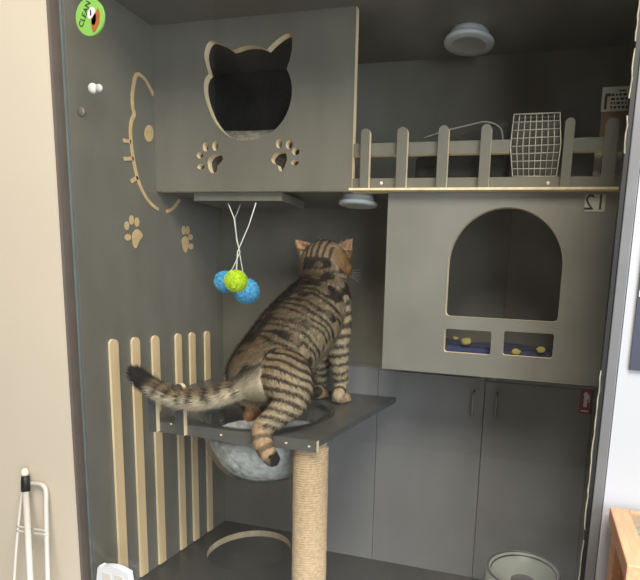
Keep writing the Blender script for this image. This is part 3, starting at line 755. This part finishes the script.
# each chain: nodes (point, radius); kind
SP = [nd(258,374,.050,29), nd(268,366,.080,33), nd(281,352,.125,34.5), nd(293,337,.170,35.5), nd(305,323,.215,34.5), nd(315,310,.255,31.5), nd(322,298,.285,27), nd(323.5,285,.305,23), nd(324.5,275,.315,22.5)]
hc = P(325.5, 264, 'Y', .335); hs = (hc-EYE).dot(FW)/CAM['f']
hf = Vector((-.06,.99,-.06)).normalized(); hr = hf.cross(Vector((0,0,1))).normalized(); hu = hr.cross(hf)
TAIL = [nd(254,381,.035,14), nd(243,387,.014,11.5), nd(232,391,.004,10.5), nd(215,397,-.005,9.8), nd(197,400,-.012,9.6), nd(180,398.5,-.0155,9.2), nd(164,393.5,-.0160,8.9), nd(151,386.5,-.0160,8.6), nd(142,380,-.0150,8.2), nd(136,373.5,-.014,6.6)]
HR_ = [nd(284,376,.055,27), nd(291,388,.045,22), nd(291,402,.035,16.5), nd(279,414,.014,12.5), nd(264,427,-.004,10.2)]
HRF = [nd(262,429,-.008,9.8), nd(262,441,-.0145,9.6), nd(266,451,-.0155,8.8), nd(272,459,-.0155,7.8)]
HL = [nd(256,384,.075,22), nd(254,398,.085,15), nd(256,406,.075,9), nd(250,413.5,.055,6.4)]
HLF = [nd(249.5,415,.055,6), (P(252,416,'Y',.085), .0115), (P(254,412,'Y',.115), .0115)]
FR_ = [nd(333,304,.285,17), nd(337,323,.290,14.5), nd(337.5,343,.293,11.5), nd(339,364,.305,8.8), (P(341,384,'Y',.330), .0175), (pr+Vector((-.004,-.022,.022)), .0165)]
FRF = [(pr+Vector((0,-.012,.015)), .0150), (pr+Vector((.004,.006,.013)), .0135)]
FL = [nd(314,312,.290,18), nd(319,332,.305,14), nd(321,352,.322,10.5), (P(321.5,372,'Y',.345), .0175), (P(320.5,386,'Y',.365), .0155), (pl+Vector((-.003,-.018,.020)), .0150)]
FLF = [(pl+Vector((0,-.010,.0145)), .0145), (pl+Vector((.004,.008,.0130)), .0130)]
chains = [('spine',SP),('tail',TAIL),('leg',HR_),('foot',HRF),('leg',HL),('foot',HLF),('leg',FR_),('foot',FRF),('leg',FL),('foot',FLF)]
bm = bmesh.new()
def ball(c, r, sc_=None, rot=None, sub=3):
    t = bmesh.new(); bmesh.ops.create_icosphere(t, subdivisions=sub, radius=1)
    for v in t.verts:
        p = v.co.copy()
        if sc_: p = Vector((p.x*sc_[0], p.y*sc_[1], p.z*sc_[2]))
        if rot: p = rot @ p
        v.co = Vector(c)+p*r
    merge(bm, t)
for kind, ch in chains:
    for (a, ra), (b, rb) in zip(ch, ch[1:]):
        n = max(2, int((b-a).length/(.18*min(ra, rb)))+1)
        for i in range(n+1):
            t = i/n; ball(a.lerp(b, t), ra+(rb-ra)*t)
HM = Matrix((hr, hf, hu)).transposed()
ball(hc, 24*hs, (1.0,1.02,.96), HM)
for s in (-1, 1):
    ball(hc+hr*s*13*hs-hu*4*hs+hf*4*hs, 13*hs, (1,1,.9), HM)         # cheeks
    ball(hc+hf*24*hs-hu*7*hs+hr*s*4.5*hs, 8*hs)                       # whisker pads
ball(hc+hf*21*hs-hu*3*hs, 10*hs); ball(hc+hf*22*hs-hu*13*hs, 6.5*hs)  # bridge, chin
def toes(base, dirv, side, r, sp):
    for k in (-1.5,-.5,.5,1.5):
        ball(base+dirv*(r*(.9-.22*abs(k)))+side*(k*sp), r, (1,1,.9), None, 2)
fdir = Vector((.35,.93,0)).normalized(); fs_ = Vector((.93,-.35,0))
toes(pr+Vector((.002,.002,.0085)), fdir, fs_, .0078, .0078); toes(pl+Vector((.002,.004,.0080)), fdir, fs_, .0074, .0074)
fe = HRF[-1][0]; fd = (HRF[-1][0]-HRF[-2][0]).normalized()
toes(fe, fd, fd.cross(Vector((0,1,0))).normalized(), .0066, .0066)
# ears: thick curved triangles
def ear(base_a, base_b, tip, back, th):
    n = 9
    for i in range(n+1):
        for j in range(n+1):
            u, v = i/n, j/n
            p = base_a.lerp(base_b, u).lerp(tip, v**.9)
            p = p + back*(.010*math.sin(PI*u)*(1-v))
            ball(p, th*(1-.45*v), None, None, 1)
YE = .335
EL = [P(301,253,'Y',YE+.004), P(313,245,'Y',YE+.008), P(295.3,240,'Y',YE+.000)]
ER = [P(337.5,245.5,'Y',YE+.006), P(350,257,'Y',YE+.020), P(352.6,238.3,'Y',YE+.012)]
ear(EL[0], EL[1], EL[2], hf, .0042); ear(ER[0], ER[1], ER[2], hf, .0042)
me = bpy.data.meshes.new('t'); bm.to_mesh(me); bm.free()
ob = bpy.data.objects.new('t', me); COL.objects.link(ob)
rm = ob.modifiers.new('r', 'REMESH'); rm.mode = 'VOXEL'; rm.voxel_size = .0028
sm = ob.modifiers.new('s', 'SMOOTH'); sm.factor = .5; sm.iterations = 5
dg = bpy.context.evaluated_depsgraph_get(); dg.update()
cm = bpy.data.meshes.new_from_object(ob.evaluated_get(dg)); bpy.data.objects.remove(ob)
nv = len(cm.vertices); V = np.empty(nv*3, np.float32); cm.vertices.foreach_get('co', V); V = V.reshape(-1,3).astype(float)
NR = np.empty(nv*3, np.float32); cm.vertices.foreach_get('normal', NR); NR = NR.reshape(-1,3).astype(float)
# nearest chain and arc length along it
best = np.full(nv, 1e9); bk = np.zeros(nv, int); bu = np.zeros(nv); bax = np.zeros((nv,3)); bc = np.zeros((nv,3)); br = np.ones(nv)
for ci, (kind, ch) in enumerate(chains):
    acc = 0
    for (a, ra), (b, rb) in zip(ch, ch[1:]):
        A_, B_ = np.array(a), np.array(b); d = B_-A_; L = np.linalg.norm(d)
        t = np.clip(((V-A_)@d)/(L*L), 0, 1); C_ = A_+t[:,None]*d; r_ = ra+(rb-ra)*t
        e = np.linalg.norm(V-C_, axis=1)-r_
        if kind == 'spine': e = e+.002
        m = e < best
        best[m] = e[m]; bk[m] = ci; bu[m] = acc+t[m]*L; bax[m] = d/L; bc[m] = C_[m]; br[m] = r_[m]
        acc += L
HC = np.array(hc); hd = V-HC
ishead = (np.linalg.norm(hd, axis=1) < 27*hs) & ((hd@np.array(hf) > -19*hs) | (hd@np.array(hu) > 4*hs))
ishead |= (hd@np.array(hu) > 12*hs)
ishead &= (np.linalg.norm(hd, axis=1) < 50*hs)
def L3(c): return np.array(lin(c)[:3])
C_LT, C_MID, C_DK, C_CR, C_OR, C_EAR, C_TIP = L3((200,178,148)), L3((146,122,96)), L3((30,23,19)), L3((228,210,182)), L3((150,108,64)), L3((206,158,122)), L3((34,27,24))
def ss(a, b, x): t = min(1, max(0, (x-a)/(b-a))); return t*t*(3-2*t)
cols = np.empty((nv,4), np.float32); cols[:,3] = 1
HRn, HFn, HUn = np.array(hr), np.array(hf), np.array(hu)
upn = np.array((0,0,1.))
tl_len = sum((b[0]-a[0]).length for a, b in zip(TAIL, TAIL[1:]))
THX = np.array((HR_[4][0]-HR_[0][0]).normalized())
for i in range(nv):
    p = Vector(V[i]); n1 = noise.noise(p*28); n2 = noise.noise(p*75+Vector((5,1,2))); n3 = noise.noise(p*210)
    kind, ch = chains[bk[i]]
    if ishead[i]:
        lat = float(hd[i]@HRn)/(24*hs); fw_ = float(hd[i]@HFn)/(24*hs); up_ = float(hd[i]@HUn)/(24*hs)
        c = C_MID*.8
        cheek = ss(.5,.95,abs(lat)+.25*n2)*(.85 if lat > 0 else .4)
        c = c*(1-cheek)+C_OR*.8*cheek
        st = math.sin(2*PI*(abs(lat)*4.0+.10*n1+.20)) 
        d = ss(-.05,.4,st+.3*n2)*(1-ss(.5,.75,abs(lat)))
        if up_ < -.45: d = d*.8
        c = c*(1-.85*d)+C_DK*.85*d
        if up_ > .62 and abs(lat) > .42:
            out = ss(.05,.35,abs(lat)-.55)
            c = C_MID*(1-out)+C_EAR*out
        if fw_ > .75 and up_ < -.1: c = C_CR
    elif kind == 'spine':
        a = bax[i]; dor = np.array((-.25,-.25,1.)); dor = dor-(dor@a)*a; dor /= np.linalg.norm(dor)
        rad = V[i]-bc[i]; rn = rad/(np.linalg.norm(rad)+1e-9)
        ca = float(rn@dor); ang = math.acos(max(-1,min(1,ca)))
        lt = ss(.5,1.9,ang); belly = ss(1.9,2.5,ang)
        c = (C_MID*.62)*(1-lt)+C_LT*.95*lt; c = c*(1-belly)+C_CR*belly
        s = bu[i]+.008*n1+.016*math.cos(ang*1.1)
        st = math.sin(2*PI*s/.0175)
        d = ss(-.1,.4,st+.45*n2)
        brk = ss(-.55,-.1,noise.noise(Vector((bu[i]*30, ang*3.2, 7.3))))
        d *= .45+.55*brk
        d = max(d, .9*(1-ss(.10,.26,ang+.12*n2))*(1-.75*ss(.27,.31,bu[i])))
        d *= 1-.85*belly
        d = min(1, d*1.05+.42*ss(.12,.25,bu[i])*(1-.75*lt)*(1-.6*ss(.31,.34,bu[i])))
        c = c*(1-.92*d)+C_DK*.92*d
        if bu[i] < .03:
            k_ = (1-ss(.0,.03,bu[i]+.01*n2))*ss(.9,1.5,ang); c = c*(1-k_)+(C_CR*.5+C_LT*.3)*k_
    elif kind == 'tail':
        u = bu[i]/tl_len; rad = V[i]-bc[i]; rn = rad/(np.linalg.norm(rad)+1e-9)
        tp = float(rn@upn)
        c = C_MID*ss(-.2,.7,tp)+C_CR*(1-ss(-.2,.7,tp))
        st = math.sin(2*PI*(bu[i]/.030+.25*n1))
        d = ss(-.1,.5,st+.6*n2)*ss(-.75,.25,tp+.4*n2)
        tip = ss(.76,.84,u+.03*n2); d = max(d*.9, tip)
        c = c*(1-d)+C_TIP*d
    else:
        c = C_LT.copy()
        if bk[i] in (2,): k5 = ss(.0,.05,bu[i]); c = C_MID*(1-k5)+C_LT*.92*k5
        q = bu[i] if kind == 'leg' else bu[i]+.013
        if bk[i] == 2: q = float((V[i]-np.array(HR_[0][0]))@THX)
        st = math.sin(2*PI*(q/(.0185 if bk[i] in (2,4) else .024)+.18*n1))
        d = ss(.0,.45,st+.4*n2)
        if kind == 'foot': d *= (.75 if bk[i] == 3 else .4); c = L3((190,156,122))
        if bk[i] in (4,5): k4 = 1 if bk[i] == 5 else ss(.05,.075,bu[i]); c = C_LT*.8*(1-k4)+L3((206,150,110))*k4; d *= 1-.8*k4
        c = c*(1-.85*d)+C_DK*.85*d
        if kind == 'foot' and bk[i] == 3 and bu[i] > .06 and V[i][0]-bc[i][0] > .004: c = C_DK
    c = c*(.80+.22*n3)
    cols[i,:3] = np.clip(c, .004, 1)
at = cm.color_attributes.new('coat', 'FLOAT_COLOR', 'POINT'); at.data.foreach_set('color', cols.ravel())
def coat_mat(name, rough):
    m = bpy.data.materials.new(name); m.use_nodes = True; nt = m.node_tree; b = nt.nodes['Principled BSDF']
    a = nt.nodes.new('ShaderNodeVertexColor'); a.layer_name = 'coat'
    n = nt.nodes.new('ShaderNodeTexNoise'); n.inputs['Scale'].default_value = 260; n.inputs['Detail'].default_value = 3
    tc = nt.nodes.new('ShaderNodeTexCoord'); nt.links.new(tc.outputs['Object'], n.inputs['Vector'])
    r = nt.nodes.new('ShaderNodeMapRange'); r.inputs['To Min'].default_value = .6; r.inputs['To Max'].default_value = 1.4
    nt.links.new(n.outputs['Fac'], r.inputs['Value'])
    mx = nt.nodes.new('ShaderNodeMix'); mx.data_type = 'RGBA'; mx.blend_type = 'MULTIPLY'; mx.inputs['Factor'].default_value = 1
    nt.links.new(a.outputs['Color'], mx.inputs['A']); nt.links.new(r.outputs[0], mx.inputs['B'])
    nt.links.new(mx.outputs['Result'], b.inputs['Base Color'])
    b.inputs['Roughness'].default_value = rough; b.inputs['Specular IOR Level'].default_value = .25
    return m
COAT = coat_mat('tabby_coat', .85)
# fur: short hairs growing from the skin, one mesh
rng = np.random.default_rng(5)
cm.calc_loop_triangles()
tri = np.empty(len(cm.loop_triangles)*3, np.int32); cm.loop_triangles.foreach_get('vertices', tri); tri = tri.reshape(-1,3)
ar = np.linalg.norm(np.cross(V[tri[:,1]]-V[tri[:,0]], V[tri[:,2]]-V[tri[:,0]]), axis=1); ar /= ar.sum()
NH = 70000
ti = rng.choice(len(tri), NH, p=ar); w1 = rng.random((NH,3)); w1 /= w1.sum(1, keepdims=True)
root = (V[tri[ti]]*w1[:,:,None]).sum(1); nrm_ = NR[tri[ti,0]]; ccol = cols[tri[ti,0]].copy(); vi = tri[ti,0]
flow = -bax[vi]                                            # fur lies back along the body
flow[np.isin(bk[vi], [1,2,3,4,5,6,7,8,9])] *= -1
flow[ishead[vi]] = -HFn
flow = flow-(flow*nrm_).sum(1, keepdims=True)*nrm_; flow /= np.linalg.norm(flow, axis=1, keepdims=True)+1e-9
dirn = nrm_*.55+flow+rng.normal(0,.18,(NH,3)); dirn /= np.linalg.norm(dirn, axis=1, keepdims=True)
kindv = np.array([0 if c[0]=='spine' else 1 if c[0]=='tail' else 2 if c[0]=='leg' else 3 for c in chains])[bk[vi]]
ln = np.choose(kindv, [.015,.014,.008,.0045]); ln[ishead[vi]] = .0055
ln = ln*rng.uniform(.7,1.25,NH)
side = np.cross(dirn, nrm_); side /= np.linalg.norm(side, axis=1, keepdims=True)+1e-9
wd = .0006
fv = np.empty((NH,3,3)); fv[:,0] = root-side*wd-nrm_*.0008; fv[:,1] = root+side*wd-nrm_*.0008; fv[:,2] = root+dirn*ln[:,None]
fm = bpy.data.meshes.new('fur'); fm.vertices.add(NH*3); fm.vertices.foreach_set('co', fv.astype(np.float32).ravel())
fm.loops.add(NH*3); fm.loops.foreach_set('vertex_index', np.arange(NH*3, dtype=np.int32))
fm.polygons.add(NH); fm.polygons.foreach_set('loop_start', np.arange(0,NH*3,3,dtype=np.int32)); fm.update(calc_edges=True)
fc_ = np.repeat(ccol*np.append(np.ones(3),1), 3, axis=0); jit = np.repeat(rng.uniform(.75,1.2,(NH,1)), 3, axis=0); fc_[:,:3] *= jit
fa = fm.color_attributes.new('coat', 'FLOAT_COLOR', 'POINT'); fa.data.foreach_set('color', np.clip(fc_,0,1).astype(np.float32).ravel())
cat = link('cat', cm, COAT, None, True)
tag(cat, 'brown striped tabby cat standing on the bowl platform, back to camera, looking away right', 'cat')
fu = link('fur', fm, COAT, cat); fu['kind'] = 'stuff'
for s in (-1, 1):
    bm2 = bmesh.new(); bmesh.ops.create_uvsphere(bm2, u_segments=16, v_segments=10, radius=.0078)
    bmesh.ops.translate(bm2, vec=hc+hf*20.5*hs+hr*s*8.5*hs+hu*4*hs, verts=bm2.verts); link('eye', bm2, EYEM, cat, True)
bm2 = bmesh.new(); bmesh.ops.create_uvsphere(bm2, u_segments=12, v_segments=8, radius=.0055); bmesh.ops.scale(bm2, vec=(1.2,1,.8), verts=bm2.verts)
bmesh.ops.translate(bm2, vec=hc+hf*31.5*hs-hu*4*hs, verts=bm2.verts); link('nose', bm2, NOSEM, cat, True)
for s in (-1, 1):
    b0_ = hc+hf*28*hs-hu*7*hs+hr*s*9*hs
    for k_ in range(5):
        e_ = b0_+hr*s*(.048)+hf*.006+hu*(.016-.009*k_)
        bm2 = bmesh.new(); tube(bm2, [b0_+hu*(.004-.002*k_), b0_.lerp(e_,.5)+hu*.004, e_], [.0005,.0004,.0002], 5); link('whisker', bm2, WHISK, cat, True)
    for k_ in range(2):
        b1 = hc+hf*18*hs+hu*16*hs+hr*s*6*hs
        bm2 = bmesh.new(); tube(bm2, [b1, b1+hu*.022+hr*s*(.004+.01*k_)+hf*.006, b1+hu*.036+hr*s*(.010+.016*k_)], [.0004,.0003,.0002], 5); link('whisker', bm2, WHISK, cat, True)

# ------------------------------------------------------------------ light
def area(name, loc, target, size, power, col, sy=None):
    l = bpy.data.lights.new(name, 'AREA'); l.energy = power; l.color = col; l.size = size
    if sy: l.shape = 'RECTANGLE'; l.size_y = sy
    o = bpy.data.objects.new(name, l); COL.objects.link(o); o.location = loc
    o.rotation_euler = (Vector(target)-Vector(loc)).to_track_quat('-Z','Y').to_euler()
    return o
area('window_light', (2.9,-2.4,1.1), (.7,.2,.5), 1.6, 100, (.82,.90,1.0), 1.8)
area('ceiling_panel_light', (1.5,-1.75,3.15), (.55,.2,.5), 1.5, 165, (1.0,.93,.82))
sp_ = bpy.data.lights.new('floor_bounce_spot', 'SPOT'); sp_.energy = 620; sp_.color = (.93,.96,1.0); sp_.spot_size = math.radians(44); sp_.spot_blend = .5; sp_.shadow_soft_size = .15  # added spot on the unseen floor, bounces light up to the low doors
so_ = bpy.data.objects.new('floor_bounce_spot', sp_); COL.objects.link(so_); so_.location = (2.2,-2.0,2.6)
so_.rotation_euler = (Vector((.75,-.85,RF))-so_.location).to_track_quat('-Z','Y').to_euler()
w = bpy.data.worlds.new('world'); sc.world = w; w.use_nodes = True
bg = w.node_tree.nodes['Background']; bg.inputs['Color'].default_value = (1.0,.97,.92,1); bg.inputs['Strength'].default_value = .22
sc.view_settings.view_transform = 'Standard'; sc.view_settings.look = 'None'
sc.view_settings.gamma = 1; sc.view_settings.use_curve_mapping = False; sc.view_settings.exposure = 0
